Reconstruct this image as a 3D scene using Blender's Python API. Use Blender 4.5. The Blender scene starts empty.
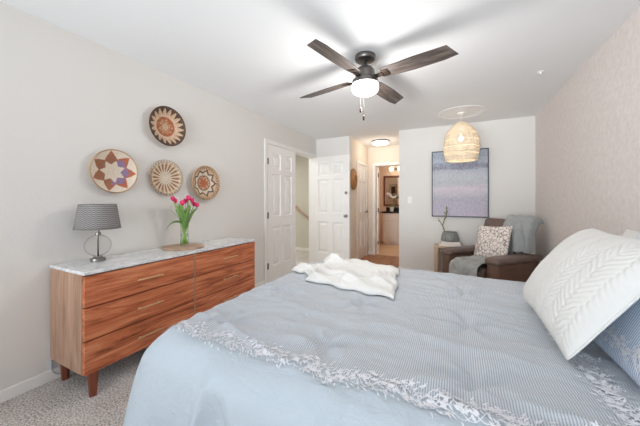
import bpy, bmesh, math, random
from mathutils import Vector, Matrix, noise
random.seed(7)
S = bpy.context.scene
C = S.collection
PI = math.pi
R = math.radians

# ---------------------------------------------------------------- camera, world, light, exposure
cam_d = bpy.data.cameras.new('camera')
cam = bpy.data.objects.new('camera', cam_d); C.objects.link(cam)
cam.location = (0, 0, 1.23)
cam.rotation_euler = (R(90), 0, R(26.15))
cam_d.sensor_width = 36
cam_d.lens = 275 / 640 * 36
cam_d.shift_y = -12.5 / 640
cam_d.clip_start = .02
S.camera = cam

w = bpy.data.worlds.new('world'); S.world = w; w.use_nodes = True
w.node_tree.nodes['Background'].inputs[0].default_value = (.75, .85, 1, 1)
w.node_tree.nodes['Background'].inputs[1].default_value = 1.0


def light(name, kind, loc, power, col=(1, 1, 1), rot=(0, 0, 0), size=None, sy=None):
    d = bpy.data.lights.new(name, kind); d.energy = power; d.color = col
    if kind == 'AREA':
        d.shape = 'RECTANGLE'; d.size = size; d.size_y = sy or size
    elif size: d.shadow_soft_size = size
    o = bpy.data.objects.new(name, d); C.objects.link(o)
    o.location = loc; o.rotation_euler = rot
    return o


light('window_daylight', 'AREA', (-.75, -5.72, 1.45), 60, (.86, .94, 1), (R(90), 0, 0), 3.1, 1.8)
light('ceiling_fill', 'AREA', (-.72, -1.9, 1.2), 17, (.87, .945, 1), (R(180 - 25), 0, 0), 3.0, 2.6)  # unseen upward fill behind the camera, added to brighten the ceiling
light('forward_fill', 'AREA', (-.72, -2.6, 1.35), 37, (.86, .94, 1), (R(90 + 15), 0, 0), 3.2, 1.9).data.spread = R(62)  # second unseen fill, added to lift the far walls and ceiling
light('bath_fill', 'AREA', (-1.2, 7.3, 2.4), 9, (1, .86, .70), (0, 0, 0), .8, .8)  # unseen warm area light below the bathroom ceiling
light('landing_fill', 'AREA', (-3.6, 4.2, 2.42), 26, (1, 1, .97), (0, 0, 0), 1.2, 1.2)  # unseen area light added at the landing ceiling

vs = S.view_settings
vs.view_transform = 'Standard'; vs.look = 'None'; vs.gamma = 1; vs.use_curve_mapping = False
vs.exposure = 0.07
S.cycles.max_bounces = 12; S.cycles.diffuse_bounces = 10; S.cycles.transparent_max_bounces = 16
S.cycles.caustics_refractive = False; S.cycles.caustics_reflective = False
S.cycles.sample_clamp_indirect = 6

# ---------------------------------------------------------------- materials


def srgb(r, g, b):
    f = lambda c: (c / 255 / 12.92) if c / 255 <= .04045 else ((c / 255 + .055) / 1.055) ** 2.4
    return (f(r), f(g), f(b), 1)


class NT:
    def __init__(s, name):
        s.m = bpy.data.materials.new(name); s.m.use_nodes = True
        s.t = s.m.node_tree; s.b = s.t.nodes['Principled BSDF']; s.out = s.t.nodes['Material Output']

    def n(s, kind, **kw):
        x = s.t.nodes.new('ShaderNode' + kind)
        for k, v in kw.items():
            if hasattr(x, k): setattr(x, k, v)
        return x

    def set(s, node, key, v):
        if hasattr(v, 'is_output') or isinstance(v, bpy.types.NodeSocket): s.t.links.new(v, node.inputs[key])
        else: node.inputs[key].default_value = v

    def coord(s, which='Object', scale=(1, 1, 1), rot=(0, 0, 0)):
        c = s.n('TexCoord'); m = s.n('Mapping')
        m.inputs['Scale'].default_value = scale; m.inputs['Rotation'].default_value = rot
        s.t.links.new(c.outputs[which], m.inputs['Vector'])
        return m.outputs[0]

    def noise(s, vec, scale, detail=3, rough=.55, dist=0):
        x = s.n('TexNoise'); s.set(x, 'Vector', vec); x.inputs['Scale'].default_value = scale
        x.inputs['Detail'].default_value = detail; x.inputs['Roughness'].default_value = rough; x.inputs['Distortion'].default_value = dist
        return x.outputs[0]

    def ramp(s, fac, stops, interp='LINEAR'):
        x = s.n('ValToRGB'); s.set(x, 0, fac); e = x.color_ramp; e.interpolation = interp
        while len(e.elements) < len(stops): e.elements.new(.5)
        for el, (p, c) in zip(e.elements, stops): el.position = p; el.color = c
        return x.outputs[0]

    def math(s, op, a, b=0.0, c=0.0):
        x = s.n('Math', operation=op); s.set(x, 0, a); s.set(x, 1, b); s.set(x, 2, c)
        return x.outputs[0]

    def mix(s, fac, a, b):
        x = s.n('Mix', data_type='RGBA'); s.set(x, 0, fac); s.set(x, 6, a); s.set(x, 7, b)
        return x.outputs[2]

    def bump(s, h, strength=.3, dist=.01):
        x = s.n('Bump'); x.inputs['Strength'].default_value = strength; x.inputs['Distance'].default_value = dist
        s.set(x, 'Height', h); s.t.links.new(x.outputs[0], s.b.inputs['Normal'])

    def base(s, v, rough=.6, metal=0.0, spec=None):
        s.set(s.b, 'Base Color', v); s.b.inputs['Roughness'].default_value = rough; s.b.inputs['Metallic'].default_value = metal
        if spec is not None: s.b.inputs['Specular IOR Level'].default_value = spec
        return s


def plain(name, col, rough=.6, metal=0.0, bump=None, var=0, spec=None):
    k = NT(name)
    if var:
        v = k.noise(k.coord(), 6, 4)
        a = tuple(c * (1 - var) for c in col[:3]) + (1,); b = tuple(min(1, c * (1 + var)) for c in col[:3]) + (1,)
        k.base(k.ramp(v, [(.3, a), (.7, b)]), rough, metal, spec)
    else: k.base(col, rough, metal, spec)
    if bump: k.bump(k.noise(k.coord(), bump[0], 4), bump[1], bump[2])
    return k.m


def emit(name, col, strength, base=None):
    k = NT(name); k.base(base or col, .4)
    k.b.inputs['Emission Color'].default_value = col; k.b.inputs['Emission Strength'].default_value = strength
    return k.m


def glass(name, col=(1, 1, 1, 1), ior=1.45, rough=0.0):
    k = NT(name); k.base(col, rough)
    k.b.inputs['Transmission Weight'].default_value = 1; k.b.inputs['IOR'].default_value = ior
    return k.m


def wood(name, cols, axis, scale=1.0, rough=.4, dist=1.0, bump=.05):
    """cols dark..light; axis = the grain's direction (0,1,2)"""
    k = NT(name)
    sc = [14 * scale] * 3; sc[axis] = 1.1 * scale
    v = k.coord(scale=tuple(sc))
    n = k.noise(v, 1.6, 6, .62, dist)
    sc2 = [90 * scale] * 3; sc2[axis] = 2.5 * scale
    n2 = k.noise(k.coord(scale=tuple(sc2)), 1.0, 3)
    f = k.math('ADD', k.math('MULTIPLY', n, .8), k.math('MULTIPLY', n2, .2))
    c = k.ramp(f, [(.34, cols[0]), (.5, cols[1]), (.66, cols[2])])
    k.base(c, rough); k.bump(f, bump, .004)
    return k.m


M = {}
M['wall'] = plain('wall_paint', srgb(222, 219, 215), .85, bump=(55, .12, .006), spec=.2)
M['wall_warm'] = plain('hall_wall_paint', srgb(226, 216, 204), .85, bump=(55, .12, .006), spec=.2)
k = NT('textured_wall_paint'); n = k.noise(k.coord(), 26, 5, .6)
k.base(k.ramp(n, [(.35, srgb(221, 213, 209)), (.62, srgb(229, 222, 219))]), .8, spec=.25)
k.bump(k.ramp(n, [(.42, (0, 0, 0, 1)), (.6, (1, 1, 1, 1))]), .28, .008); M['wall_rough'] = k.m
M['ceiling'] = plain('ceiling_paint', srgb(236, 237, 238), .9, bump=(70, .1, .005), spec=.15)
M['trim'] = plain('white_trim_paint', srgb(236, 234, 231), .45, var=.02)
M['door'] = plain('white_door_paint', srgb(236, 233, 230), .45, var=.015)
M['landing'] = plain('landing_wall_paint', srgb(208, 204, 192), .85)
k = NT('carpet_pile'); v = k.coord()
n1 = k.noise(v, 95, 4, .7); n2 = k.noise(v, 4, 3)
f = k.math('ADD', k.math('MULTIPLY', n1, .85), k.math('MULTIPLY', n2, .15))
k.base(k.ramp(f, [(.36, srgb(126, 117, 111)), (.47, srgb(206, 197, 191)), (.58, srgb(250, 246, 242))]), .95, spec=.1)
k.bump(n1, .9, .02); M['carpet'] = k.m
M['hall_floor'] = wood('hall_plank', [srgb(120, 78, 52), srgb(160, 110, 78), srgb(185, 138, 104)], 1, .6, .45)
k = NT('bath_tile'); br = k.n('TexBrick'); k.set(br, 'Vector', k.coord(scale=(1, 1, 1))); br.offset = 0
br.inputs['Color1'].default_value = srgb(205, 175, 145); br.inputs['Color2'].default_value = srgb(212, 184, 155); br.inputs['Mortar'].default_value = srgb(175, 150, 128)
br.inputs['Scale'].default_value = 3; br.inputs['Mortar Size'].default_value = .012; br.inputs['Row Height'].default_value = .9; br.inputs['Brick Width'].default_value = .9
k.base(br.outputs[0], .35); M['bath_tile'] = k.m
M['bath_wall'] = plain('bath_wall_paint', srgb(226, 200, 178), .8)
M['nickel'] = plain('brushed_nickel', srgb(150, 146, 142), .32, 1.0)
M['dark_metal'] = plain('dark_bronze', srgb(62, 50, 44), .35, .9)
M['gun_metal'] = plain('gunmetal', srgb(105, 101, 98), .35, .85)
M['brass'] = plain('aged_brass', srgb(214, 178, 138), .35, .7)
M['front_wood'] = wood('walnut_front', [srgb(120, 60, 36), srgb(194, 110, 72), srgb(220, 148, 106)], 1, 1.0, .38, 1.6)
M['daylit_wood'] = wood('walnut_daylit', [srgb(136, 104, 84), srgb(172, 136, 112), srgb(190, 156, 132)], 2, 1.0, .45, 1.2)  # lighter, greyer walnut: window daylight on the dresser's side painted into the colour
M['leg_wood'] = wood('walnut_leg', [srgb(78, 36, 22), srgb(122, 60, 38), srgb(150, 82, 52)], 2, 1.0, .4)
M['inner'] = plain('drawer_gap', srgb(58, 28, 18), .7)
k = NT('white_marble'); v = k.coord(); n = k.noise(v, 5, 8, .65, 1.2)
a = k.math('ABSOLUTE', k.math('SUBTRACT', n, .5))
k.base(k.ramp(a, [(0, srgb(198, 200, 203)), (.035, srgb(220, 221, 222)), (.12, srgb(231, 231, 231))]), .18); M['marble'] = k.m
def thin_glass(name, tint, edge):
    """thin-walled clear glass: sees straight through, reflects more towards its edges"""
    k = NT(name); tr = k.n('BsdfTransparent'); gl = k.n('BsdfGlossy'); mx = k.n('MixShader'); lw = k.n('LayerWeight')
    tr.inputs[0].default_value = tint; gl.inputs['Roughness'].default_value = .02; lw.inputs['Blend'].default_value = edge
    k.t.links.new(k.math('MULTIPLY', lw.outputs['Fresnel'], .55), mx.inputs[0])
    k.t.links.new(tr.outputs[0], mx.inputs[1]); k.t.links.new(gl.outputs[0], mx.inputs[2]); k.t.links.new(mx.outputs[0], k.out.inputs[0])
    return k.m


M['clear_glass'] = thin_glass('clear_glass', (.955, .955, .95, 1), .10)
M['vase_glass'] = thin_glass('vase_glass', (.95, .97, .93, 1), .12)
M['water'] = thin_glass('water', (.90, .95, .87, 1), .15)
# patterned lamp shade
k = NT('patterned_shade'); uv = k.coord('UV', (30, 13, 1))
sep = k.n('SeparateXYZ'); k.set(sep, 0, uv)
fx = k.math('PINGPONG', sep.outputs[0], .5); zz = k.math('ADD', sep.outputs[1], fx)
st = k.math('PINGPONG', k.math('MULTIPLY', zz, 1.0), .5)
k.base(k.ramp(st, [(.16, srgb(104, 101, 101)), (.36, srgb(158, 153, 151))]), .9, spec=.1); M['lampshade'] = k.m
M['tulip'] = plain('tulip_petal', srgb(226, 48, 110), .5, var=.25)
M['stem'] = plain('tulip_stem', srgb(150, 184, 104), .5, var=.15)
M['leaf'] = plain('tulip_leaf', srgb(120, 160, 84), .5, var=.25)
M['board'] = wood('board_wood', [srgb(150, 118, 96), srgb(186, 154, 130), srgb(204, 176, 152)], 0, 1.2, .6)
# fan blade
M['blade'] = wood('weathered_blade', [srgb(46, 39, 36), srgb(84, 74, 69), srgb(116, 105, 99)], 0, 1.3, .5, 1.5)
M['bowl_light'] = emit('frosted_bowl_lit', (1, .97, .92, 1), 2.2)
M['bulb'] = emit('bulb_lit', (1, .95, .88, 1), 6)
M['hall_bowl'] = emit('hall_bowl_lit', (1, .93, .82, 1), 3.0)
M['globe'] = emit('bath_globe_lit', (1, .9, .76, 1), 4.0)
M['rattan'] = plain('rattan_cane', srgb(236, 220, 194), .6, var=.15)
M['white_plastic'] = plain('white_plastic', srgb(235, 234, 230), .4)
M['plaster'] = plain('plaster', srgb(236, 237, 238), .85, spec=.15)
M['leather'] = plain('brown_leather', srgb(104, 86, 78), .38, bump=(30, .25, .01), var=.18)
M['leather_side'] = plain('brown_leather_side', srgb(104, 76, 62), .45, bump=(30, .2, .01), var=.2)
M['throw_grey'] = plain('grey_knit', srgb(168, 172, 172), .95, bump=(48, .8, .02), var=.08, spec=.1)
M['throw_seat'] = plain('grey_knit_seat', srgb(172, 174, 172),   .95, bump=(45, .9, .025), var=.16, spec=.1)
k = NT('leafy_cushion'); v = k.coord('UV', (24, 24, 1))
vo = k.n('TexVoronoi', feature='DISTANCE_TO_EDGE'); k.set(vo, 'Vector', v); vo.inputs['Scale'].default_value = 1
n = k.noise(v, 1.6, 5, .7, .6)
f = k.math('ADD', vo.outputs[0], k.math('MULTIPLY', n, .5))
k.base(k.ramp(f, [(.22, srgb(124, 108, 100)), (.30, srgb(190, 176, 168)), (.36, srgb(236, 228, 222))]), .9, spec=.1); M['leafy'] = k.m
M['table_wood'] = wood('pale_oak', [srgb(168, 142, 116), srgb(198, 172, 146), srgb(214, 190, 165)], 2, 1, .5)
k = NT('grey_ceramic'); sp = k.noise(k.coord(scale=(60, 60, 4)), 1, 2)
k.base(k.ramp(sp, [(.35, srgb(112, 114, 112)), (.65, srgb(142, 144, 141))]), .6); M['ceramic'] = k.m
M['paper'] = plain('book_paper', srgb(238, 234, 228), .7)
M['cover'] = plain('pale_book_cover', srgb(228, 216, 208), .6)
M['twig'] = plain('green_twig', srgb(112, 122, 78), .6, var=.2)
# painting
k = NT('abstract_canvas'); g = k.coord('UV'); sep = k.n('SeparateXYZ'); k.set(sep, 0, g)
n = k.noise(k.coord('UV', (2.6, 5, 1)), 3, 9, .78, .5)
n3 = k.noise(k.coord('UV', (34, 22, 1)), 1, 6, .75); n4 = k.noise(k.coord('UV', (5, 9, 1)), 1.3, 5, .7)
h = k.math('ADD', sep.outputs[1], k.math('MULTIPLY', k.math('SUBTRACT', n, .5), .26))
c = k.ramp(h, [(0, srgb(188, 178, 194)), (.14, srgb(176, 172, 190)), (.26, srgb(170, 168, 182)), (.36, srgb(196, 190, 198)), (.42, srgb(210, 198, 206)), (.50, srgb(178, 184, 190)), (.62, srgb(186, 192, 198)), (.70, srgb(170, 176, 188)), (.735, srgb(116, 122, 140)), (.79, srgb(130, 140, 160)), (.84, srgb(172, 184, 198)), (.93, srgb(140, 156, 174)), (1, srgb(158, 172, 186))])
c1 = k.mix(k.ramp(n4, [(.42, (0, 0, 0, 1)), (.7, (.45, .45, .45, 1))]), c, srgb(184, 164, 178))
c2 = k.mix(k.ramp(n3, [(.42, (0, 0, 0, 1)), (.68, (.6, .6, .6, 1))]), c1, srgb(204, 206, 210))
c2 = k.mix(k.ramp(n3, [(.30, (.55, .55, .55, 1)), (.42, (0, 0, 0, 1))]), c2, srgb(98, 104, 124))
k.base(c2, .8, spec=.2); k.bump(n3, .3, .004); M['canvas'] = k.m
M['black_frame'] = plain('black_frame', srgb(48, 46, 48), .45)
# comforter: plain border, ticking stripes inside the embroidered frame (cloth coordinates in metres)
k = NT('striped_comforter'); uv = k.coord('UV'); sep = k.n('SeparateXYZ'); k.set(sep, 0, uv)
st = k.math('PINGPONG', sep.outputs[0], .0036)
line = k.ramp(k.math('DIVIDE', st, .0036), [(.30, srgb(156, 165, 176)), (.65, srgb(200, 204, 208))])
inside = k.math('GREATER_THAN', sep.outputs[1], .84)
k.base(k.mix(inside, srgb(180, 191, 200), line), .62, spec=.3)
k.b.inputs['Sheen Weight'].default_value = .2
k.bump(k.math('ADD', k.noise(k.coord('UV', (5, 11, 1)), 1, 6, .62, .8), k.math('MULTIPLY', k.noise(k.coord('UV', (16, 9, 1)), 1, 5, .6, 1.2), .6)), .35, .03); M['comforter'] = k.m
M['sham'] = None
k = NT('striped_sham'); uv = k.coord('UV'); sep = k.n('SeparateXYZ'); k.set(sep, 0, uv)
st = k.math('PINGPONG', sep.outputs[0], .0048)
line = k.ramp(k.math('DIVIDE', st, .0048), [(.30, srgb(150, 172, 202)), (.55, srgb(214, 222, 232))])
k.base(line, .65, spec=.25); M['sham'] = k.m
M['embroidery'] = plain('white_thread', srgb(226, 227, 232), .6)
M['white_cotton'] = plain('white_cotton', srgb(222, 221, 218), .85, bump=(60, .15, .006), spec=.15)
M['white_plush'] = plain('white_plush', srgb(226, 225, 222), .95, bump=(120, .45, .012), spec=.1)
M['mattress'] = plain('mattress_cloth', srgb(225, 225, 225), .9)
M['bed_base'] = plain('bed_base_cloth', srgb(120, 118, 116), .9)
M['black_stone'] = plain('black_stone', srgb(34, 31, 32), .2, var=.3)
M['vanity'] = plain('vanity_paint', srgb(226, 220, 214), .45)
M['red_frame'] = wood('mirror_frame_wood', [srgb(70, 32, 18), srgb(104, 54, 32), srgb(126, 70, 44)], 2)
k = NT('mirror_silver'); k.base((.92, .92, .92, 1), .02, 1.0); M['mirror'] = k.m
M['cream_paper'] = plain('cream_mat', srgb(232, 222, 204), .8)
M['ink'] = plain('dark_print', srgb(70, 64, 58), .8, var=.5)
M['straw'] = plain('straw', srgb(176, 130, 84), .8, bump=(60, .5, .01), var=.25)
M['cord'] = plain('grey_cord', srgb(176, 184, 192), .5)
M['window_frame'] = plain('window_frame_paint', srgb(240, 240, 240), .4)

# ---------------------------------------------------------------- mesh helpers


class MB:
    def __init__(s): s.v = []; s.f = []; s.mi = []; s.uv = {}; s.col = None

    def add(s, vs_, fs, mi=0):
        o = len(s.v); s.v += [tuple(p) for p in vs_]
        s.f += [tuple(i + o for i in f) for f in fs]; s.mi += [mi] * len(fs)
        return o

    def box(s, x0, x1, y0, y1, z0, z1, mi=0):
        s.add([(x0, y0, z0), (x1, y0, z0), (x1, y1, z0), (x0, y1, z0), (x0, y0, z1), (x1, y0, z1), (x1, y1, z1), (x0, y1, z1)],
              [(0, 3, 2, 1), (4, 5, 6, 7), (0, 1, 5, 4), (1, 2, 6, 5), (2, 3, 7, 6), (3, 0, 4, 7)], mi)
        return s

    def lathe(s, prof, n=32, c=(0, 0, 0), mi=0, axis='z', uv=False):
        """prof: (r, h) from one end to the other; closed at r=0"""
        vs_ = []; fs = []
        for (r, h) in prof:
            for i in range(n):
                a = 2 * PI * i / n
                p = (r * math.cos(a), r * math.sin(a), h)
                if axis == 'x': p = (h, r * math.cos(a), r * math.sin(a))
                if axis == 'y': p = (r * math.cos(a), h, r * math.sin(a))
                vs_.append((p[0] + c[0], p[1] + c[1], p[2] + c[2]))
        for k_ in range(len(prof) - 1):
            for i in range(n):
                j = (i + 1) % n
                fs.append((k_ * n + i, k_ * n + j, (k_ + 1) * n + j, (k_ + 1) * n + i))
        o = s.add(vs_, fs, mi)
        if uv:
            h0 = prof[0][1]; h1 = prof[-1][1]
            s.uvmode = ('lathe', o, n, len(prof))
        return s

    def tube(s, pts, r, n=8, mi=0, closed=False, caps=True):
        pts = [Vector(p) for p in pts]; m = len(pts)
        rs = r if isinstance(r, (list, tuple)) else [r] * m
        up = Vector((0, 0, 1)); vs_ = []; fs = []; prev = None
        for i, p in enumerate(pts):
            a = pts[(i - 1) % m] if (closed or i > 0) else p
            b = pts[(i + 1) % m] if (closed or i < m - 1) else p
            t = (b - a).normalized() if (b - a).length > 1e-9 else Vector((0, 0, 1))
            if prev is None:
                x = t.cross(up)
                if x.length < 1e-3: x = t.cross(Vector((1, 0, 0)))
                x.normalize()
            else:
                x = prev - t * prev.dot(t)
                if x.length < 1e-6: x = t.cross(up)
                x.normalize()
            prev = x; y = t.cross(x)
            for q in range(n):
                a_ = 2 * PI * q / n
                vs_.append(p + (x * math.cos(a_) + y * math.sin(a_)) * rs[i])
        for i in range(m if closed else m - 1):
            i2 = (i + 1) % m
            for q in range(n):
                q2 = (q + 1) % n
                fs.append((i * n + q, i * n + q2, i2 * n + q2, i2 * n + q))
        if not closed and caps:
            fs.append(tuple(reversed(range(n)))); fs.append(tuple((m - 1) * n + q for q in range(n)))
        s.add(vs_, fs, mi)
        return s

    def grid(s, fn, nu, nv, mi=0, uvfn=None, flip=False):
        vs_ = []; fs = []
        o = len(s.v)
        for i in range(nu + 1):
            for j in range(nv + 1):
                vs_.append(fn(i / nu, j / nv))
                if uvfn: s.uv[o + i * (nv + 1) + j] = uvfn(i / nu, j / nv)
        for i in range(nu):
            for j in range(nv):
                a = i * (nv + 1) + j
                q = (a, a + nv + 1, a + nv + 2, a + 1)
                fs.append(tuple(reversed(q)) if flip else q)
        s.add(vs_, fs, mi)
        return s

    def build(s, name, mats, parent=None, smooth=False, bevel=0, bseg=2, subsurf=0, solid=0, recalc=True, weld=True, soloff=-1):
        me = bpy.data.meshes.new(name); me.from_pydata(s.v, [], s.f)
        mats = mats if isinstance(mats, (list, tuple)) else [mats]
        for m_ in mats: me.materials.append(m_)
        me.polygons.foreach_set('material_index', s.mi)
        if s.uv:
            l = me.uv_layers.new(name='UVMap')
            for lp in me.loops: l.data[lp.index].uv = s.uv.get(lp.vertex_index, (0, 0))
        if s.col:
            ca = me.color_attributes.new('Weave', 'FLOAT_COLOR', 'POINT')
            for i, c_ in enumerate(s.col): ca.data[i].color = (c_[0], c_[1], c_[2], 1)
        if recalc or weld:
            bm = bmesh.new(); bm.from_mesh(me)
            if weld: bmesh.ops.remove_doubles(bm, verts=bm.verts, dist=1e-5)
            if recalc: bmesh.ops.recalc_face_normals(bm, faces=bm.faces)
            bm.to_mesh(me); bm.free()
        if smooth: me.polygons.foreach_set('use_smooth', [True] * len(me.polygons))
        o = bpy.data.objects.new(name, me); C.objects.link(o)
        if parent: o.parent = parent
        if bevel:
            b = o.modifiers.new('bevel', 'BEVEL'); b.width = bevel; b.segments = bseg; b.limit_method = 'ANGLE'; b.angle_limit = R(40)
            if not smooth:
                me.polygons.foreach_set('use_smooth', [True] * len(me.polygons))
                wn = o.modifiers.new('wn', 'WEIGHTED_NORMAL'); wn.keep_sharp = True
        if solid:
            q = o.modifiers.new('solid', 'SOLIDIFY'); q.thickness = solid; q.offset = soloff
        if subsurf:
            q = o.modifiers.new('sub', 'SUBSURF'); q.levels = subsurf; q.render_levels = subsurf
        return o


def thing(name, label, cat, loc=(0, 0, 0), rotz=0, group=None):
    o = bpy.data.objects.new(name, None); C.objects.link(o); o.empty_display_size = .1
    o.location = loc; o.rotation_euler = (0, 0, rotz)
    return tag(o, label, cat, group)


def tag(o, label, cat, group=None):
    o['label'] = label; o['category'] = cat
    if group: o['group'] = group
    return o


def struct(o): o['kind'] = 'structure'; return o


def sbox(name, x0, x1, y0, y1, z0, z1, m, bevel=0):
    return struct(MB().box(x0, x1, y0, y1, z0, z1).build(name, m, bevel=bevel))


def sstep(a, b, x):
    t = max(0, min(1, (x - a) / (b - a))); return t * t * (3 - 2 * t)


# ---------------------------------------------------------------- the room
XL, XR, YB, YN, H = -2.48, 1.03, 4.88, -5.80, 2.44
HX0, HX1, YE = -1.78, -.87, 6.12       # hallway
DO0, DO1, DH = 3.27, 4.79, 2.07        # double-door opening in the left wall
BX0, BX1, BZ = -1.62, -.90, 2.01        # bathroom door opening
sbox('floor', -2.6, 1.15, YN - .1, YB, -.1, 0, M['carpet'])
sbox('floor_landing', -4.7, -2.6, 2.4, 6.0, -.1, 0, M['carpet'])
sbox('floor_hall', HX0 - .1, HX1 + .1, YB, YE + .06, -.1, 0, M['hall_floor'])
sbox('floor_bath', -2.5, 0, YE + .06, 8.4, -.1, 0, M['bath_tile'])
sbox('ceiling', -4.8, 1.2, YN - .15, 8.4, H, H + .1, M['ceiling'])
b = MB()
b.box(XL - .12, XL, YN - .1, DO0, 0, H); b.box(XL - .12, XL, DO0, DO1, DH, H); b.box(XL - .12, XL, DO1, 5.87, 0, H)
struct(b.build('wall_left', M['wall'], weld=False))
sbox('wall_right', XR, XR + .12, YN - .1, 5.0, 0, H, M['wall_rough'])
sbox('wall_back', HX1, XR + .12, YB, YB + .12, 0, H, M['wall'])
sbox('wall_back_left', XL, HX0, YB, YB + .1, 0, H, M['wall'])
b = MB()   # near wall with the window the daylight comes through
WX0, WX1, WZ0, WZ1 = -2.3, .8, .55, 2.3
b.box(XL, WX0, YN - .12, YN, 0, H); b.box(WX1, XR, YN - .12, YN, 0, H); b.box(WX0, WX1, YN - .12, YN, 0, WZ0); b.box(WX0, WX1, YN - .12, YN, WZ1, H)
struct(b.build('wall_near', M['wall'], weld=False))
win = MB()
for x in (WX0 - .06, WX1): win.box(x, x + .06, YN - .02, YN + .02, WZ0 - .06, WZ1 + .06)
win.box(WX0, WX1, YN - .02, YN + .02, WZ0 - .06, WZ0); win.box(WX0, WX1, YN - .02, YN + .02, WZ1, WZ1 + .06)
struct(win.build('window_1', M['window_frame'], weld=False))
# hallway
b = MB(); CD0, CD1 = 5.34, 5.96
b.box(HX0 - .1, HX0, YB + .1, CD0, 0, H); b.box(HX0 - .1, HX0, CD1, YE, 0, H); b.box(HX0 - .1, HX0, CD0, CD1, 1.985, H)
struct(b.build('wall_hall_left', M['wall_warm'], weld=False))
sbox('wall_hall_right', HX1, HX1 + .1, YB + .12, YE, 0, H, M['wall_warm'])
b = MB(); b.box(-2.5, BX0, YE, YE + .1, 0, H); b.box(BX1, 0, YE, YE + .1, 0, H); b.box(BX0, BX1, YE, YE + .1, BZ, H)
struct(b.build('wall_hall_end', M['wall_warm'], weld=False))
# bathroom
sbox('wall_bath_back', -2.5, 0, 8.25, 8.35, 0, H, M['bath_wall'])
sbox('wall_bath_left', -2.5, -2.4, YE + .1, 8.25, 0, H, M['bath_wall'])
sbox('wall_bath_right', -.1, 0, YE + .1, 8.25, 0, H, M['bath_wall'])
# landing
sbox('wall_landing_back', -4.7, XL - .12, 5.87, 5.97, 0, H, M['landing'])
sbox('wall_landing_left', -4.7, -4.6, 2.4, 5.87, 0, H, M['landing'])
sbox('wall_landing_near', -4.6, XL - .12, 2.4, 2.5, 0, H, M['landing'])
# baseboards
BH = .075


def base(name, x0, x1, y0, y1):
    return sbox(name, x0, x1, y0, y1, 0, BH, M['trim'], .004)


base('baseboard_left', XL, XL + .014, YN, DO0 - .06)
base('baseboard_back', HX1 + .014, XR, YB - .014, YB)
base('baseboard_back_left', XL, HX0, YB - .014, YB)
base('baseboard_right', XR - .014, XR, YN, YB)
base('baseboard_hall_corner', HX1 - .014, HX1, YB - .014, YE)
base('baseboard_hall_left', HX0, HX0 + .014, YB, CD0 - .05)
base('baseboard_hall_end', HX0, BX0 - .06, YE - .014, YE)
base('baseboard_landing', -4.6, XL - .12, 5.856, 5.87)


def casing(name, axis, wallpos, d, a0, a1, top, wd=.06, th=.018):
    """door casing round an opening: axis 'x' = in a wall facing +-x (opening along y)"""
    b_ = MB()
    lo, hi = sorted((wallpos, wallpos + d * th))
    for (p0, p1, z0, z1) in ((a0 - wd, a0, 0, top + wd), (a1, a1 + wd, 0, top + wd), (a0, a1, top, top + wd)):
        if axis == 'x': b_.box(lo, hi, p0, p1, z0, z1)
        else: b_.box(p0, p1, lo, hi, z0, z1)
    # jamb lining
    ww = .11
    l2, h2 = sorted((wallpos, wallpos - d * ww))
    for (p0, p1, z0, z1) in ((a0, a0 + .012, 0, top), (a1 - .012, a1, 0, top), (a0 + .012, a1 - .012, top - .012, top)):
        if axis == 'x': b_.box(l2, h2, p0, p1, z0, z1)
        else: b_.box(p0, p1, l2, h2, z0, z1)
    return struct(b_.build(name, M['trim'], weld=False, bevel=.004, bseg=1))


casing('trim_1', 'x', XL, 1, DO0, DO1, DH)
casing('trim_2', 'x', HX0, 1, CD0, CD1, 1.985, .05)
casing('trim_3', 'y', YE, -1, BX0, BX1, BZ, .055)


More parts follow.
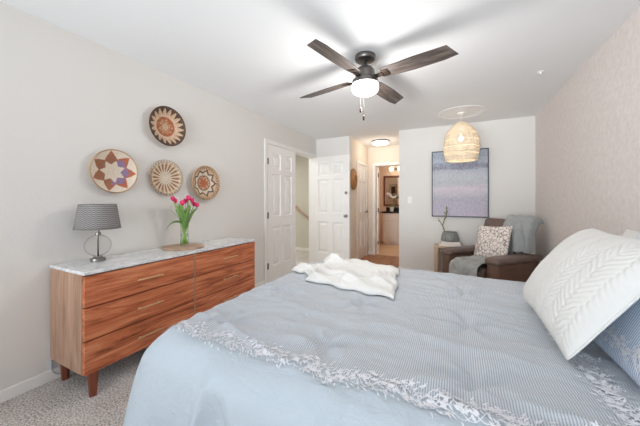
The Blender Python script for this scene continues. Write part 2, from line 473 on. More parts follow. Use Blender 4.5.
def panel_door(name, wd, ht, loc, rotz, knob_side=1, hinges=(), knob=True, th=.042, rows=((.23, .82), (.98, 1.62), (1.69, 1.93)), hz=0, knob_z=.93, knob_m='nickel', hinge_m='gun_metal', deadbolt=False):
    """slab in local x (0..wd from the hinge), thickness in y, six moulded panels on both faces"""
    b_ = MB(); st = .11 if wd > .6 else .08; mid = .09
    pw = (wd - 2 * st - mid) / 2
    xs = [0, st, st + pw, st + pw + mid, wd - st, wd]
    zs = [0]
    for r in rows: zs += list(r)
    zs.append(ht)
    for sgn in (-1, 1):
        y0 = sgn * th / 2
        for i in range(5):
            for j in range(len(zs) - 1):
                x0, x1, z0, z1 = xs[i], xs[i + 1], zs[j], zs[j + 1]
                if i in (1, 3) and j % 2 == 1:
                    rings = [(0, 0), (.010, -.018), (.036, -.018), (.060, -.004)]
                    pts = []
                    for (ins, dp) in rings:
                        yy = y0 + sgn * dp
                        pts += [(x0 + ins, yy, z0 + ins), (x1 - ins, yy, z0 + ins), (x1 - ins, yy, z1 - ins), (x0 + ins, yy, z1 - ins)]
                    fs = []
                    for q in range(3):
                        for e in range(4):
                            e2 = (e + 1) % 4
                            fs.append((q * 4 + e, q * 4 + e2, q * 4 + 4 + e2, q * 4 + 4 + e))
                    fs.append((12, 13, 14, 15))
                    b_.add(pts, fs)
                else:
                    b_.add([(x0, y0, z0), (x1, y0, z0), (x1, y0, z1), (x0, y0, z1)], [(0, 1, 2, 3)])
    t = th / 2
    b_.add([(0, -t, 0), (wd, -t, 0), (wd, t, 0), (0, t, 0), (0, -t, ht), (wd, -t, ht), (wd, t, ht), (0, t, ht)], [(0, 3, 2, 1), (4, 5, 6, 7), (1, 2, 6, 5), (3, 0, 4, 7)])
    d = b_.build(name, M['door']); struct(d)
    d.location = loc; d.rotation_euler = (0, 0, rotz)
    for z in hinges:
        MB().lathe([(0, z - .045), (.011, z - .045), (.011, z + .045), (0, z + .045)], 10, (-.004, hz, 0)).box(0, .03, hz * 1.02 - .002, hz * 1.02 + .002, z - .045, z + .045).build('hinge', M[hinge_m], d)
    if knob:
        for sgn in (-1, 1):
            kb = MB().lathe([(0, 0), (.030, 0), (.030, .006), (.012, .010), (.011, .032), (.024, .040), (.028, .052), (.022, .064), (0, .067)], 20, (0, 0, 0), axis='y')
            kb.v = [(p[0] + wd - .065, sgn * (p[1] + th / 2), p[2] + knob_z) for p in kb.v]
            kb.build('door_knob', M[knob_m], d, smooth=True)
    if deadbolt:
        kb = MB().lathe([(0, 0), (.028, 0), (.026, .012), (.010, .016), (0, .016)], 20, (0, 0, 0), axis='y')
        kb.v = [(p[0] + wd - .065, -(p[1] + th / 2), p[2] + 1.36) for p in kb.v]
        kb.build('deadbolt', M['nickel'], d, smooth=True)
    return d


# leaf 1 nearly closed, leaf 2 wide open; local x runs from the hinge
panel_door('door_1', .735, 2.05, (XL - .012, DO0 + .016, .01), R(90 - 2.5), hinges=(.25, 1.0, 1.8), hz=-.02, knob=False)
panel_door('door_2', .77, 2.05, (XL + .008, DO1 - .036, .01), R(-4.5), hinges=(.25, 1.0, 1.8), hz=-.02, knob_z=.94, hinge_m='trim', deadbolt=True)
panel_door('door_3', CD1 - CD0 - .03, 1.965, (HX0 - .02, CD0 + .015, .008), R(90), hinges=(), hz=-.02, knob_z=.98)
panel_door('door_4', .70, 1.99, (BX0 + .02, YE + .125, .01), R(102), hinges=(.25, 1.0, 1.8), hz=-.02)

# ---------------------------------------------------------------- bed
bed = thing('bed', 'wide bed under the pale blue striped comforter, head against textured wall', 'bed', (0, 0, 0))
MB().box(-1.02, .985, .93, 2.28, .12, .34).build('box_base', M['bed_base'], bed, bevel=.02)
MB().box(-1.04, .99, .92, 2.30, .345, .615).build('mattress', M['mattress'], bed, bevel=.04, bseg=3)
for x in (-.95, .9):
    for y in (1.0, 2.2): MB().box(x - .03, x + .03, y - .03, y + .03, 0, .12).build('leg', M['leg_wood'], bed)

CX0, CX1, CY0, CY1, CR, CZ, ROLL = -1.12, .985, .815, 2.33, .08, .665, .13
TUFTS = [(x, y) for x in (-.98, -.47, .06) for y in (.99, 1.45, 1.92)]


def top_disp(u, v):
    d = .012 * noise.noise((u * 2.1, v * 2.3, 3.1)) + .008 * noise.noise((u * 1.3 + v * .5, v * 8.5 - u * 1.2, 1.7))
    d += .0035 * noise.noise((u * 9, v * 9, 5.5))
    # soft creases running along the bed
    for (fu, fv, sk, am, z_) in ((1.1, 5.5, 1.4, .016, 4.2), (1.9, 11, -2.2, .009, 8.8), (3.0, 17, 2.5, .006, 2.9)):
        n_ = noise.noise((u * fu, v * fv + u * sk, z_)); d += .85 * am * (math.exp(-(n_ / .11) ** 2) - .25) * (.45 + .9 * abs(noise.noise((u * 1.7, v * 1.7, z_ + 3))))
    for (tx, ty) in TUFTS:
        dx, dy = u - tx, v - ty; r = math.hypot(dx, dy)
        if r < .4:
            a = math.atan2(dy, dx)
            d -= .022 * math.exp(-(r / .05) ** 2)
            d += .010 * math.cos(5 * a + tx * 9) * math.exp(-((r - .07) / .10) ** 2) * sstep(0, .05, r)
    return d


def surf(u, v):
    """flat cloth (u, v) in metres -> the draped comforter"""
    ix = max(CX0 + CR, min(CX1 - CR, u)); iy = max(CY0 + CR, min(CY1 - CR, v))
    dx, dy = u - ix, v - iy; q = math.hypot(dx, dy); d = q - CR
    if d <= 0: return (u, v, CZ + top_disp(u, v))
    n_ = Vector((dx / q, dy / q)); cx, cy = ix + n_.x * CR, iy + n_.y * CR
    head = n_.x > .5
    d = min(d, .60)
    arc = ROLL * PI / 2
    if d < arc: o, dz = ROLL * math.sin(d / ROLL), ROLL * (1 - math.cos(d / ROLL))
    else: o, dz = ROLL + (0 if head else .10) * (d - arc), ROLL + (d - arc) * .995
    s_ = cx - cy
    if head: o = min(o, .025)
    else:
        A = sstep(.03, .5, d); cor = abs(n_.x * n_.y) * 2
        o += A * (.026 * math.sin(s_ * 9.5 + .6) + .018 * math.sin(s_ * 23 + 1.3 + d * 2) + .016 * noise.noise((s_ * 3.2, d * 1.5, 9))) + A * cor * .03
        o += .030 * sstep(.02, .14, d) * (math.exp(-(noise.noise((s_ * 5.5 + d * .8, d * 1.6, 6.6)) / .10) ** 2) - .3)
        o += .012 * noise.noise((s_ * 6, d * 6, 2)) * sstep(0, .1, d)
    f = math.exp(-d / .08)
    return (cx + n_.x * o, cy + n_.y * o, CZ - dz + top_disp(u, v) * f)


EX = .62
cu0, cu1, cv0, cv1 = CX0 - EX, CX1 + .02, CY0 - EX, CY1 + EX
b = MB()
b.grid(lambda i, j: surf(cu0 + (cu1 - cu0) * i, cv0 + (cv1 - cv0) * j), 190, 190, uvfn=lambda i, j: (cu0 + (cu1 - cu0) * i, cv0 + (cv1 - cv0) * j))
com = b.build('comforter', M['comforter'], smooth=True, solid=.012, weld=False)
tag(com, 'pale blue comforter with fine stripes and white embroidered border on the bed', 'comforter')


def leafspray(mb, fn, path, width, rng, dens, L=.030):
    """small thread leaves and blossoms scattered along a band; fn maps flat (u, v) to 3D, path(t) gives centre and direction"""
    def leaf(u, v, a, l, w_):
        ca, sa = math.cos(a), math.sin(a)
        pts = [(0, 0), (l * .35, w_), (l, 0), (l * .35, -w_)]
        P = []
        for (p, q) in pts:
            x, y, z = fn(u + p * ca - q * sa, v + p * sa + q * ca)
            P.append((x, y, z))
        mb.add(P, [(0, 1, 2, 3)])
    for i in range(dens):
        t = (i + rng.random()) / dens
        (u, v), a = path(t)
        nu, nv = -math.sin(a), math.cos(a)
        off = rng.triangular(-1, 1, .35 * math.sin(t * 34)) * width * .5
        uu, vv = u + nu * off, v + nv * off
        if rng.random() < .10:
            for k_ in range(5): leaf(uu, vv, k_ * PI / 2.5 + rng.random() * .3, L * .42, L * .10)
        else:
            leaf(uu, vv, a + (1 if off > 0 else -1) * rng.uniform(.3, 1.3) + (PI if rng.random() < .4 else 0), L * rng.uniform(.4, .9), L * rng.uniform(.06, .11))
    for k_ in range(3):      # thin winding vines
        ph = rng.uniform(0, 6); pts = []
        for q in range(241):
            (u, v), a = path(q / 240); off = .30 * width * math.sin(q * .31 + ph)
            pts.append((u - math.sin(a) * off, v + math.cos(a) * off, a))
        for (u0, v0, a), (u1, v1, _) in zip(pts, pts[1:]):
            dx, dy = u1 - u0, v1 - v0; ln = math.hypot(dx, dy) or 1; hx, hy = -dy / ln * .0011, dx / ln * .0011
            mb.add([fn(u0 - hx, v0 - hy), fn(u1 - hx, v1 - hy), fn(u1 + hx, v1 + hy), fn(u0 + hx, v0 + hy)], [(0, 1, 2, 3)])


def lifted(fn, h):
    def g(u, v):
        e = .004
        p = Vector(fn(u, v)); a = Vector(fn(u + e, v)) - p; c = Vector(fn(u, v + e)) - p
        n_ = a.cross(c)
        if n_.length > 1e-12: n_.normalize()
        else: n_ = Vector((0, 0, 1))
        if n_.z < 0 and fn is surf: n_ = -n_
        return tuple(p + n_ * h)
    return g


b = MB(); rng = random.Random(3); sf = lifted(surf, .0045)
leafspray(b, sf, lambda t: ((CX0 - .1 + t * (.42 - CX0 + .1), .835 + .006 * math.sin(t * 22)), 0), .115, rng, 1250)
leafspray(b, sf, lambda t: ((.405, .80 + t * 1.1), PI / 2), .10, rng, 800)
b.build('embroidery', M['embroidery'], com, weld=False, recalc=False)

# ---------------------------------------------------------------- pillows


def pillow_fn(W, L_, T, side, pinch=.05, p=2.2, ex=.5, wr=.006, seed=0.0, quilt=0.0, rnd=0.0, sag=0.0):
    def fn(i, j):
        a, c = 2 * i - 1, 2 * j - 1
        # finer sampling near the edge
        a = math.sin(a * PI / 2) * .35 + a * .65; c = math.sin(c * PI / 2) * .35 + c * .65
        x = a * W / 2 * (1 - pinch * (1 - c * c)) * (1 - rnd * c ** 6); y = c * L_ / 2 * (1 - (pinch + sag) * (1 - a * a)) * (1 - rnd * a ** 6)
        h = max(0, (1 - abs(a) ** p) * (1 - abs(c) ** p)) ** ex * T / 2
        e = min(1, h / (T * .2)) if T else 0
        h += e * wr * noise.noise((x * 7 + seed, y * 7, side * 3 + seed))
        if quilt:
            tx, ty = x + .006 * noise.noise((x * 30, y * 30, 2)), y + .006 * noise.noise((x * 30, y * 30, 7))
            cell = math.floor(tx / .058) % 2
            h += e * quilt * (abs(math.sin(PI * ((tx + ty) if cell else (tx - ty)) / .026)) ** .7 - .5 * math.exp(-((tx / .058 - round(tx / .058)) / .08) ** 2))
        return (x, y, side * h)
    return fn


def basis(right, up, origin):
    r = Vector(right).normalized(); u = Vector(up); u = (u - r * u.dot(r)).normalized(); n_ = r.cross(u)
    return Matrix((r, u, n_)).transposed().to_4x4(), Vector(origin)


def pillow(name, W, L_, T, right, up, origin, mats, label, cat, group=None, n=48, parent=None, quilt=0.0, **kw):
    b_ = MB()
    for side in (1, -1):
        f = pillow_fn(W, L_, T[side < 0] if isinstance(T, tuple) else T, side, quilt=quilt if side == 1 else 0, **kw)
        b_.grid(f, n, n, mi=0 if side == 1 or len(mats) == 1 else 1, flip=side < 0,
                uvfn=lambda i, j, f=f: (f(i, j)[0], f(i, j)[1]))
    o = b_.build(name, mats, smooth=True)
    m, org = basis(right, up, origin)
    m.translation = org
    o.matrix_world = m
    tag(o, label, cat, group)
    return o


# large white quilted pillow: long edge along y, leaning back towards the wall; right = -y so that the front face looks at the foot
QK = dict(pinch=.03, rnd=.03, sag=.045)
qp = pillow('pillow', .69, .50, (.22, .085), (0, -1, 0), (.58, 0, .81), (.485, 1.545, .888), [M['white_cotton'], M['white_cotton']],
            'large white quilted pillow leaning in front of the striped sham', 'pillow', n=130, quilt=.005, **QK)
# piped seam all round
b = MB(); f = pillow_fn(.69, .50, .20, 1, **QK); pts = []
for i in range(40): pts.append(f(i / 40, 0)[:2])
for i in range(40): pts.append(f(1, i / 40)[:2])
for i in range(40): pts.append(f(1 - i / 40, 1)[:2])
for i in range(40): pts.append(f(0, 1 - i / 40)[:2])
b.tube([(p[0], p[1], 0) for p in pts], .004, 6, closed=True); b.build('piping', M['white_cotton'], qp, smooth=True)
sh = pillow('pillow', .86, .52, (.075, .20), (0, -1, 0), (.46, 0, .89), (.598, 1.20, .905), [M['sham']],
            'blue striped sham with white embroidery, standing behind the white quilted pillow', 'pillow', n=60)
b = MB(); rng = random.Random(5)
pf = pillow_fn(.86, .52, .075, 1)


def shamsurf(u, v):
    i = (u / .43 + 1) / 2; j = (v / .26 + 1) / 2
    i = max(.01, min(.99, i)); j = max(.01, min(.99, j))
    p = pf(i, j); return (p[0], p[1], p[2] + .004)


leafspray(b, shamsurf, lambda t: ((-.39 + t * .78, -.175), 0), .085, rng, 420)
leafspray(b, shamsurf, lambda t: ((-.35, -.2 + t * .4), PI / 2), .08, rng, 220)
leafspray(b, shamsurf, lambda t: ((.35, -.2 + t * .4), PI / 2), .08, rng, 220)
b.build('embroidery', M['embroidery'], sh, weld=False, recalc=False)
pillow('pillow', .60, .39, .16, (0, -1, 0), (.25, 0, .97), (.905, 2.06, .868), [M['white_cotton']],
       'plain white pillow standing against the textured wall, behind the quilted pillow', 'pillow', n=40)

# white plush throw over the foot of the bed
QUAD = [(-.93, 1.67), (-.31, 1.57), (-.40, 2.27), (-1.04, 2.30)]


def throw_top(i, j):
    x = (QUAD[0][0] * (1 - i) + QUAD[1][0] * i) * (1 - j) + (QUAD[3][0] * (1 - i) + QUAD[2][0] * i) * j
    y = (QUAD[0][1] * (1 - i) + QUAD[1][1] * i) * (1 - j) + (QUAD[3][1] * (1 - i) + QUAD[2][1] * i) * j
    tail = math.exp(-((j - .42) / .16) ** 2) * (1 - i) ** 3
    x -= .26 * tail
    x += .03 * noise.noise((i * 3, j * 4, 1)) ; y += .03 * noise.noise((i * 5, j * 3, 4))
    e = min(i, 1 - i) * 9; e2 = min(j, 1 - j) * 8
    ed = min(1, e) * min(1, e2); ed = math.sqrt(max(0, ed))
    p = .024 - .004 * i + .030 * math.exp(-((i - .10) / .16) ** 2 - ((j - .82) / .22) ** 2)
    p *= 1 - .45 * (1 - sstep(0, .3, i)) * (1 - sstep(.5, .95, j))
    q = (j * 1.0 + i * .55)
    fold = .034 * abs(noise.noise((i * 1.6 + .3, q * 7.0, .5))) + .016 * math.sin(q * 17 + 2.2 * noise.noise((i * 2, j * 2, 2))) * (.4 + .6 * noise.noise((i * 3, j * 3, 8)) ** 2 * 3)
    fold += .009 * noise.noise((i * 9, j * 14, 3)) + .014 * math.exp(-(noise.noise((i * 2.2 + 5, q * 5.5, 7)) / .10) ** 2)
    z = .020 + ed * max(.012, p + fold)
    sx, sy, sz = surf(x, y)
    return (sx, sy, sz + z)


b = MB(); b.grid(throw_top, 90, 80)
b.grid(lambda i, j: (lambda p, q: (p[0], p[1], surf(p[0], p[1])[2] + .006))(throw_top(i, j), 0), 90, 80, flip=True)
NN = 91 * 81
rim = [i * 81 for i in range(91)] + [90 * 81 + j for j in range(1, 81)] + [i * 81 + 80 for i in range(89, -1, -1)] + [j for j in range(79, 0, -1)]
for q in range(len(rim)):
    a, c = rim[q], rim[(q + 1) % len(rim)]
    b.f.append((a, c, c + NN, a + NN)); b.mi.append(0)
tag(b.build('throw_blanket', M['white_plush'], smooth=True, weld=False), 'rumpled white plush throw spread over the foot of the bed', 'blanket')

# ---------------------------------------------------------------- dresser
DX0, DX1, DY0, DY1, DZ0, DZ1 = -2.462, -2.02, .866, 2.455, .158, .772
dr = thing('dresser', 'long walnut six-drawer dresser with white marble top against the wall', 'dresser', (-2.25, 1.66, 0))
ox, oy = -2.25, 1.66
T = .022


def dbox(mb, x0, x1, y0, y1, z0, z1): return mb.box(x0 - ox, x1 - ox, y0 - oy, y1 - oy, z0, z1)


for y in (DY0, DY1 - T): dbox(MB(), DX0, DX1 - .029, y, y + T, DZ0, DZ1).build('side_panel', M['daylit_wood'], dr, bevel=.002)
b = MB(); dbox(b, DX0, DX1 - .03, DY0 + T, DY1 - T, DZ0 + .02, DZ1 - .002); dbox(b, DX0, DX1 - .012, DY0 + T, DY1 - T, DZ0, DZ0 + .02)
b.build('carcass', M['inner'], dr, weld=False)
ym = (DY0 + DY1) / 2
dbox(MB(), DX1 - .03, DX1 - .001, ym - .006, ym + .006, DZ0 + .02, DZ1).build('divider', M['daylit_wood'], dr)
dbox(MB(), DX0 - .003, DX1 + .004, DY0 - .003, DY1 + .004, DZ1, DZ1 + .022).build('marble_top', M['marble'], dr, bevel=.004)
zs = [DZ0 - .003, .365, .570, DZ1 - .004]
for (y0, y1) in ((DY0 + .003, ym - .008), (ym + .008, DY1 - .003)):
    for q in range(3):
        d = dbox(MB(), DX1 - .028, DX1, y0, y1, zs[q] + .004, zs[q + 1] - .004).build('drawer', M['front_wood'], dr, bevel=.002)
        yc = (y0 + y1) / 2 - oy; zc = (zs[q] + zs[q + 1]) / 2 - .0; xx = DX1 - ox
        hb = MB().tube([(xx + .026, yc - .095, zc), (xx + .026, yc + .095, zc)], .0055, 8)
        for s_ in (-1, 1): hb.tube([(xx - .001, yc + s_ * .07, zc), (xx + .026, yc + s_ * .07, zc)], .0045, 8)
        hb.build('handle', M['brass'], d, smooth=False)
for x in (DX0 + .05, DX1 - .034):
    for y in (DY0 + .062, DY1 - .062):
        MB().lathe([(0, 0), (.020, 0), (.030, DZ0), (0, DZ0)], 16, (x - ox, y - oy, 0)).build('leg', M['leg_wood'], dr, smooth=False)
cd = MB(); pts = [(-2.470, .93 - .055 * math.cos(t) * 1.0, .10 - .075 * math.sin(t)) for t in [PI * q / 14 for q in range(15)]]
cd.tube([(-2.470, .875, .30)] + pts + [(-2.470, .985, .30)], .006, 6)
tag(cd.build('power_cord', M['cord'], smooth=True), 'pale grey power cord looping behind the dresser beside its rear leg', 'cord')

# table lamp
TOPZ = DZ1 + .022
lp = thing('table_lamp', 'glass globe table lamp with grey patterned shade on the dresser', 'lamp', (-2.318, 1.078, TOPZ))
b = MB(); b.lathe([(0, 0), (.046, 0), (.046, .022), (.030, .026), (.026, .034), (0, .034)], 32); b.build('base', M['nickel'], lp, smooth=False, bevel=.002)
gp = [(.012, .034)]
for q in range(1, 24):
    a = -PI / 2 + PI * q / 24; gp.append((.080 * math.cos(a), .112 + .078 * math.sin(a)))
gp.append((.012, .19))
b = MB(); b.lathe(gp, 40)
b.build('globe', M['clear_glass'], lp, smooth=True, weld=False, recalc=False)
MB().tube([(0, 0, .03), (0, 0, .33)], .005, 10).build('rod', M['nickel'], lp, smooth=True)
MB().lathe([(0, .186), (.018, .186), (.016, .205), (.008, .21), (.008, .235), (0, .235)], 20).build('neck', M['nickel'], lp, smooth=False)
b = MB(); nn = 48
b.grid(lambda i, j: ((.137 - .027 * j) * math.cos(2 * PI * i), (.137 - .027 * j) * math.sin(2 * PI * i), .232 + .178 * j), nn, 6, uvfn=lambda i, j: (i, j))
b.build('lamp_shade', M['lampshade'], lp, smooth=True, solid=.003)
b = MB()
for z, r in ((.405, .1095), ):
    b.tube([(r * math.cos(2 * PI * q / 32), r * math.sin(2 * PI * q / 32), z) for q in range(32)], .002, 6, closed=True)
    for q in range(3):
        a = 2 * PI * q / 3
        b.tube([(0, 0, .33), (.06 * math.cos(a), .06 * math.sin(a), .36), (r * math.cos(a), r * math.sin(a), z)], .0018, 6)
b.build('shade_spider', M['nickel'], lp, smooth=True)

# wooden board, vase, tulips
tag(MB().lathe([(0, 0), (.172, 0), (.178, .004), (.178, .011), (.174, .014), (0, .014)], 56, (-2.262, 1.735, TOPZ)).build('serving_board', M['board'], smooth=False, bevel=.001), 'round pale wooden board under the tulip vase on marble', 'board')
VX, VY, VZ = -2.258, 1.74, TOPZ + .0145
vz = thing('flower_vase', 'tall clear glass vase holding the pink tulips', 'vase', (VX, VY, VZ))
outer = [(0, 0), (.036, 0), (.038, .006), (.035, .08), (.034, .14), (.039, .20), (.047, .255)]
inner = [(.0445, .255), (.0365, .20), (.0315, .14), (.0325, .08), (.034, .014), (0, .012)]
b = MB(); b.lathe(outer + inner, 36); b.build('glass_body', M['vase_glass'], vz, smooth=True)
b = MB(); b.lathe([(0, .0125), (.0335, .0145), (.032, .08), (.031, .11), (0, .11)], 32); b.build('water', M['water'], vz, smooth=True)


def tulip_head(mb, P, D, s_, rng):
    D = Vector(D).normalized(); x = D.orthogonal().normalized(); y = D.cross(x)
    for layer, (n_, rr, op) in enumerate(((3, .95, .0), (3, 1.1, .55))):
        for k_ in range(n_):
            a0 = 2 * PI * k_ / n_ + op * 2 * PI / 3 + rng.uniform(-.1, .1)

            def pf_(i, j):
                t = j; wdt = math.sin(PI * min(1, t * .93 + .05)) ** .8 * 1.05
                a = a0 + (i - .5) * 2.0 * wdt
                rad = s_ * (.12 + .52 * math.sin(PI * min(.82, t * .78 + .04))) * rr
                if t > .85: rad *= 1 - (t - .85) * .6
                q = P + D * (s_ * 1.75 * t - .03 * s_ * abs(i - .5)) + (x * math.cos(a) + y * math.sin(a)) * rad
                return tuple(q)
            mb.grid(pf_, 6, 8)


rng = random.Random(11)
heads = [(-.010, -.105, .445), (-.03, -.068, .425), (.035, -.05, .405), (.0, -.015, .41), (-.02, .025, .425), (.03, .02, .45), (.03, .055, .43), (-.035, .065, .455), (.0, .098, .395), (.045, .095, .385)]
for q, (hx, hy, hz_) in enumerate(heads):
    lab = 'bright pink tulip with green stem standing in the clear glass vase'
    tl = thing('tulip', lab, 'flower', (VX, VY, VZ), 0, 'pink tulips in the glass vase')
    a = rng.uniform(0, 2 * PI)
    p0 = Vector((-.020 * hx / .05 + .008 * math.cos(a), -hy * .2, .022)); p2 = Vector((hx, hy, hz_ - .03)); p1 = Vector((hx * .35, hy * .28, .23))
    pts = [(p0 * (1 - t) ** 2 + p1 * 2 * t * (1 - t) + p2 * t * t) for t in [k_ / 10 for k_ in range(11)]]
    MB().tube(pts, .0042, 7).build('stem', M['stem'], tl, smooth=True)
    b = MB(); tulip_head(b, p2, (p2 - p1) + Vector((0, 0, .15)), .027, rng)
    b.build('bloom', M['tulip'], tl, smooth=True, weld=False, recalc=False, solid=.001)
    for side in ((-1, 1) if q % 2 else (1, )):
        aa = math.atan2(hy, hx) + side * rng.uniform(.3, 1.2); ln = rng.uniform(.17, .25)
        if q == 1 and side == 1: aa, ln = -PI / 2, .20
        b0 = Vector((math.cos(aa) * .02, math.sin(aa) * .02, rng.uniform(.16, .20)))
        droop = (q == 1 and side == 1)

        def lf(i, j, b0=b0, aa=aa, ln=ln, droop=droop):
            t = j; w_ = .017 * math.sin(PI * min(1, t * .96 + .03)) ** .7
            if droop: c_ = b0 + Vector((.0, -t * .165, .035 * math.sin(t * 2.6) - .055 * t * t + .03))
            else: c_ = b0 + Vector((math.cos(aa) * (.02 * t + .07 * t * t), math.sin(aa) * (.02 * t + .075 * t * t), ln * t * (1 - .12 * t)))
            sx = Vector((-math.sin(aa), math.cos(aa), 0)) if not droop else Vector((.5, 0, .6))
            return tuple(c_ + sx * (i - .5) * 2 * w_ + Vector((0, 0, -.004 * (1 - abs(2 * i - 1)))))
        MB().grid(lf, 4, 12).build('leaf', M['leaf'], tl, smooth=True, solid=.0012, weld=False)

# ---------------------------------------------------------------- woven wall baskets
k = NT('woven_coil'); at = k.n('VertexColor'); at.layer_name = 'Weave'
v = k.coord(); n = k.noise(v, 130, 3, .7)
mx = k.n('Mix', data_type='RGBA', blend_type='MULTIPLY'); mx.inputs[0].default_value = .55
k.t.links.new(at.outputs[0], mx.inputs[6]); k.t.links.new(k.ramp(n, [(.3, (.55, .55, .55, 1)), (.65, (1.15, 1.15, 1.15, 1))]), mx.inputs[7])
k.base(mx.outputs[2], .8, spec=.15); k.bump(n, .4, .004); M['weave'] = k.m
CREAM, TAN, ORG, BRN, BLK = srgb(226, 212, 194), srgb(204, 178, 148), srgb(190, 116, 82), srgb(142, 100, 74), srgb(92, 76, 68)
PUR, OLV, PEA, RED = srgb(150, 128, 160), srgb(136, 122, 98), srgb(222, 190, 166), srgb(186, 108, 82)


def pat_star(r, a):
    sec = 2 * PI / 7; t = ((a / sec) % 1) * 2 - 1; idx = int((a % (2 * PI)) / sec) % 7
    outer = .96 - .36 * abs(t) ** .8; inn = .34 + .20 * abs(t) ** 1.5
    if r < inn or r > outer: return CREAM if r < .955 else TAN
    d = min(r - inn, outer - r)
    if d < .05 and r > .5: return RED
    right = math.cos(a - .3) > .05
    mid = (inn + outer) / 2
    if r < mid + .05: return PUR if right else (OLV if int(r * 22) % 2 else RED)
    return ORG if int(r * 24 + idx) % 2 else (OLV if not right else RED)


def pat_dark(r, a):
    z = abs(((a / (2 * PI) * 18) % 1) * 2 - 1)
    if r > .93: return BLK if int(a * 26) % 3 else BRN
    if r > .52:
        lim = .58 + .34 * z
        if r > lim + .06: return BLK if (r > .84 or noise.noise((r * 14, a * 6, 3)) > -.1) else BRN
        return PEA if (int(a / (2 * PI) * 36) % 2 or r < .62) and noise.noise((r * 10, a * 5, 9)) > -.3 else TAN
    z2 = abs(((a / (2 * PI) * 9) % 1) * 2 - 1)
    if r > .30 + .14 * z2: return ORG if noise.noise((r * 9, a * 4, 1)) > -.15 else BRN
    return TAN if r < .16 or noise.noise((r * 12, a * 5, 4)) > .05 else ORG


def pat_petal(r, a):
    z = abs(((a / (2 * PI) * 20) % 1) * 2 - 1)
    if r < .2: return CREAM
    if r > .88: return TAN if z > .4 else CREAM
    if z > .84 - .30 * (r - .2): return BRN
    return CREAM if r < .5 or z < .3 else TAN


def pat_zig(r, a):
    z = abs(((a / (2 * PI) * 9) % 1) * 2 - 1)
    if r > .92: return BRN if int(a * 22) % 2 else TAN
    if r > .84: return BRN if int(a * 18 + 9) % 3 == 0 else TAN
    lim = .54 + .18 * z
    if r > lim + .10: return PEA if int(r * 30) % 3 else TAN
    if r > lim: return BLK
    if r > .40: return CREAM if r > .47 else OLV
    z2 = abs(((a / (2 * PI) * 6) % 1) * 2 - 1)
    return ORG if r < .16 + .18 * z2 else (PEA if noise.noise((r * 12, a * 4, 2)) > 0 else RED)


def basket(y, z, rad, pat, label, depth=.05, rot=0.0, loops=False):
    th = thing('wall_basket', label, 'basket', (XL + .004, y, z), 0, 'woven baskets on the wall')
    b_ = MB(); na, nr = 180, 44; cols = []

    def prof(t): return .012 + depth * t ** 2.4
    for k_ in range(nr + 1):
        t = k_ / nr
        for q in range(na):
            a = 2 * PI * q / na; ripple = .0022 * math.sin(t * PI * 26)
            b_.v.append((prof(t) + ripple, -t * rad * math.cos(a) * -1, t * rad * math.sin(a)))
            cols.append(pat(t, a + rot))
    for k_ in range(nr):
        for q in range(na):
            j = (q + 1) % na
            b_.f.append((k_ * na + q, k_ * na + j, (k_ + 1) * na + j, (k_ + 1) * na + q)); b_.mi.append(0)
    o0 = len(b_.v)   # back shell
    for k_ in (nr, nr // 2, 0):
        t = k_ / nr
        for q in range(na):
            a = 2 * PI * q / na
            b_.v.append((max(0.0, prof(t) - .010), t * rad * math.cos(a), t * rad * math.sin(a))); cols.append(TAN)
    for kk in range(2):
        for q in range(na):
            j = (q + 1) % na
            b_.f.append((o0 + kk * na + q, o0 + kk * na + j, o0 + (kk + 1) * na + j, o0 + (kk + 1) * na + q)); b_.mi.append(0)
    b_.col = cols
    b_.build('woven_disc', M['weave'], th, smooth=True, weld=False)
    rm = MB(); xr = prof(1) - .004
    if loops:
        for q in range(34):
            a = 2 * PI * q / 34; pts = []
            for e in range(9):
                u = PI * 2 * e / 9; rr = rad * (1.06 + .085 * math.cos(u)); aa = a + .10 * math.sin(u)
                pts.append((xr + .004 * math.sin(u), rr * math.cos(aa), rr * math.sin(aa)))
            rm.tube(pts, .0026, 5, closed=True)
    else:
        rm.tube([(xr, rad * math.cos(2 * PI * q / 80), rad * math.sin(2 * PI * q / 80)) for q in range(80)], .0045 if pat is pat_star else .006, 8, closed=True)
    rm.build('rim', M['rim_' + ('dark' if pat is pat_dark else 'tan')], th, smooth=True)
    return th


M['rim_dark'] = plain('rim_dark_grass', srgb(78, 62, 54), .8, var=.3)
M['rim_tan'] = plain('rim_tan_grass', srgb(176, 146, 112), .8, var=.3)
basket(1.245, 1.462, .170, pat_star, 'woven basket with cream star ringed in orange and purple, hung above lamp', .045, .5)
basket(1.690, 1.926, .178, pat_dark, 'topmost woven wall basket, dark brown rim and orange centre', .055)
basket(1.690, 1.443, .148, pat_petal, 'pale woven wall basket with looped rim and radiating petals', .03, loops=True)
basket(2.130, 1.420, .180, pat_zig, 'woven wall basket with black zigzag ring and orange middle, closest to the door', .055)

# ---------------------------------------------------------------- ceiling fan
FX, FY = -.675, 2.232
fan = thing('ceiling_fan', 'four-blade ceiling fan with dark weathered blades and lit frosted bowl', 'ceiling fan', (FX, FY, H))
MB().lathe([(0, 0), (.082, 0), (.085, -.006), (.085, -.028), (.078, -.040), (.05, -.047), (0, -.048)], 40).build('canopy', M['gun_metal'], fan, smooth=False, bevel=.002)
MB().tube([(0, 0, -.045), (0, 0, -.11)], .014, 14).build('rod', M['gun_metal'], fan, smooth=True)
MB().lathe([(0, -.085), (.03, -.087), (.060, -.104), (.078, -.126), (.082, -.150), (.082, -.196), (.100, -.200), (.106, -.206), (.106, -.240), (0, -.240)], 44).build('motor_housing', M['gun_metal'], fan, smooth=False, bevel=.002)
MB().lathe([(.104, -.238), (.110, -.241), (.113, -.250), (.112, -.280), (.104, -.298), (.080, -.314), (.04, -.320), (0, -.321)], 44).build('light_bowl', M['bowl_light'], fan, smooth=True)
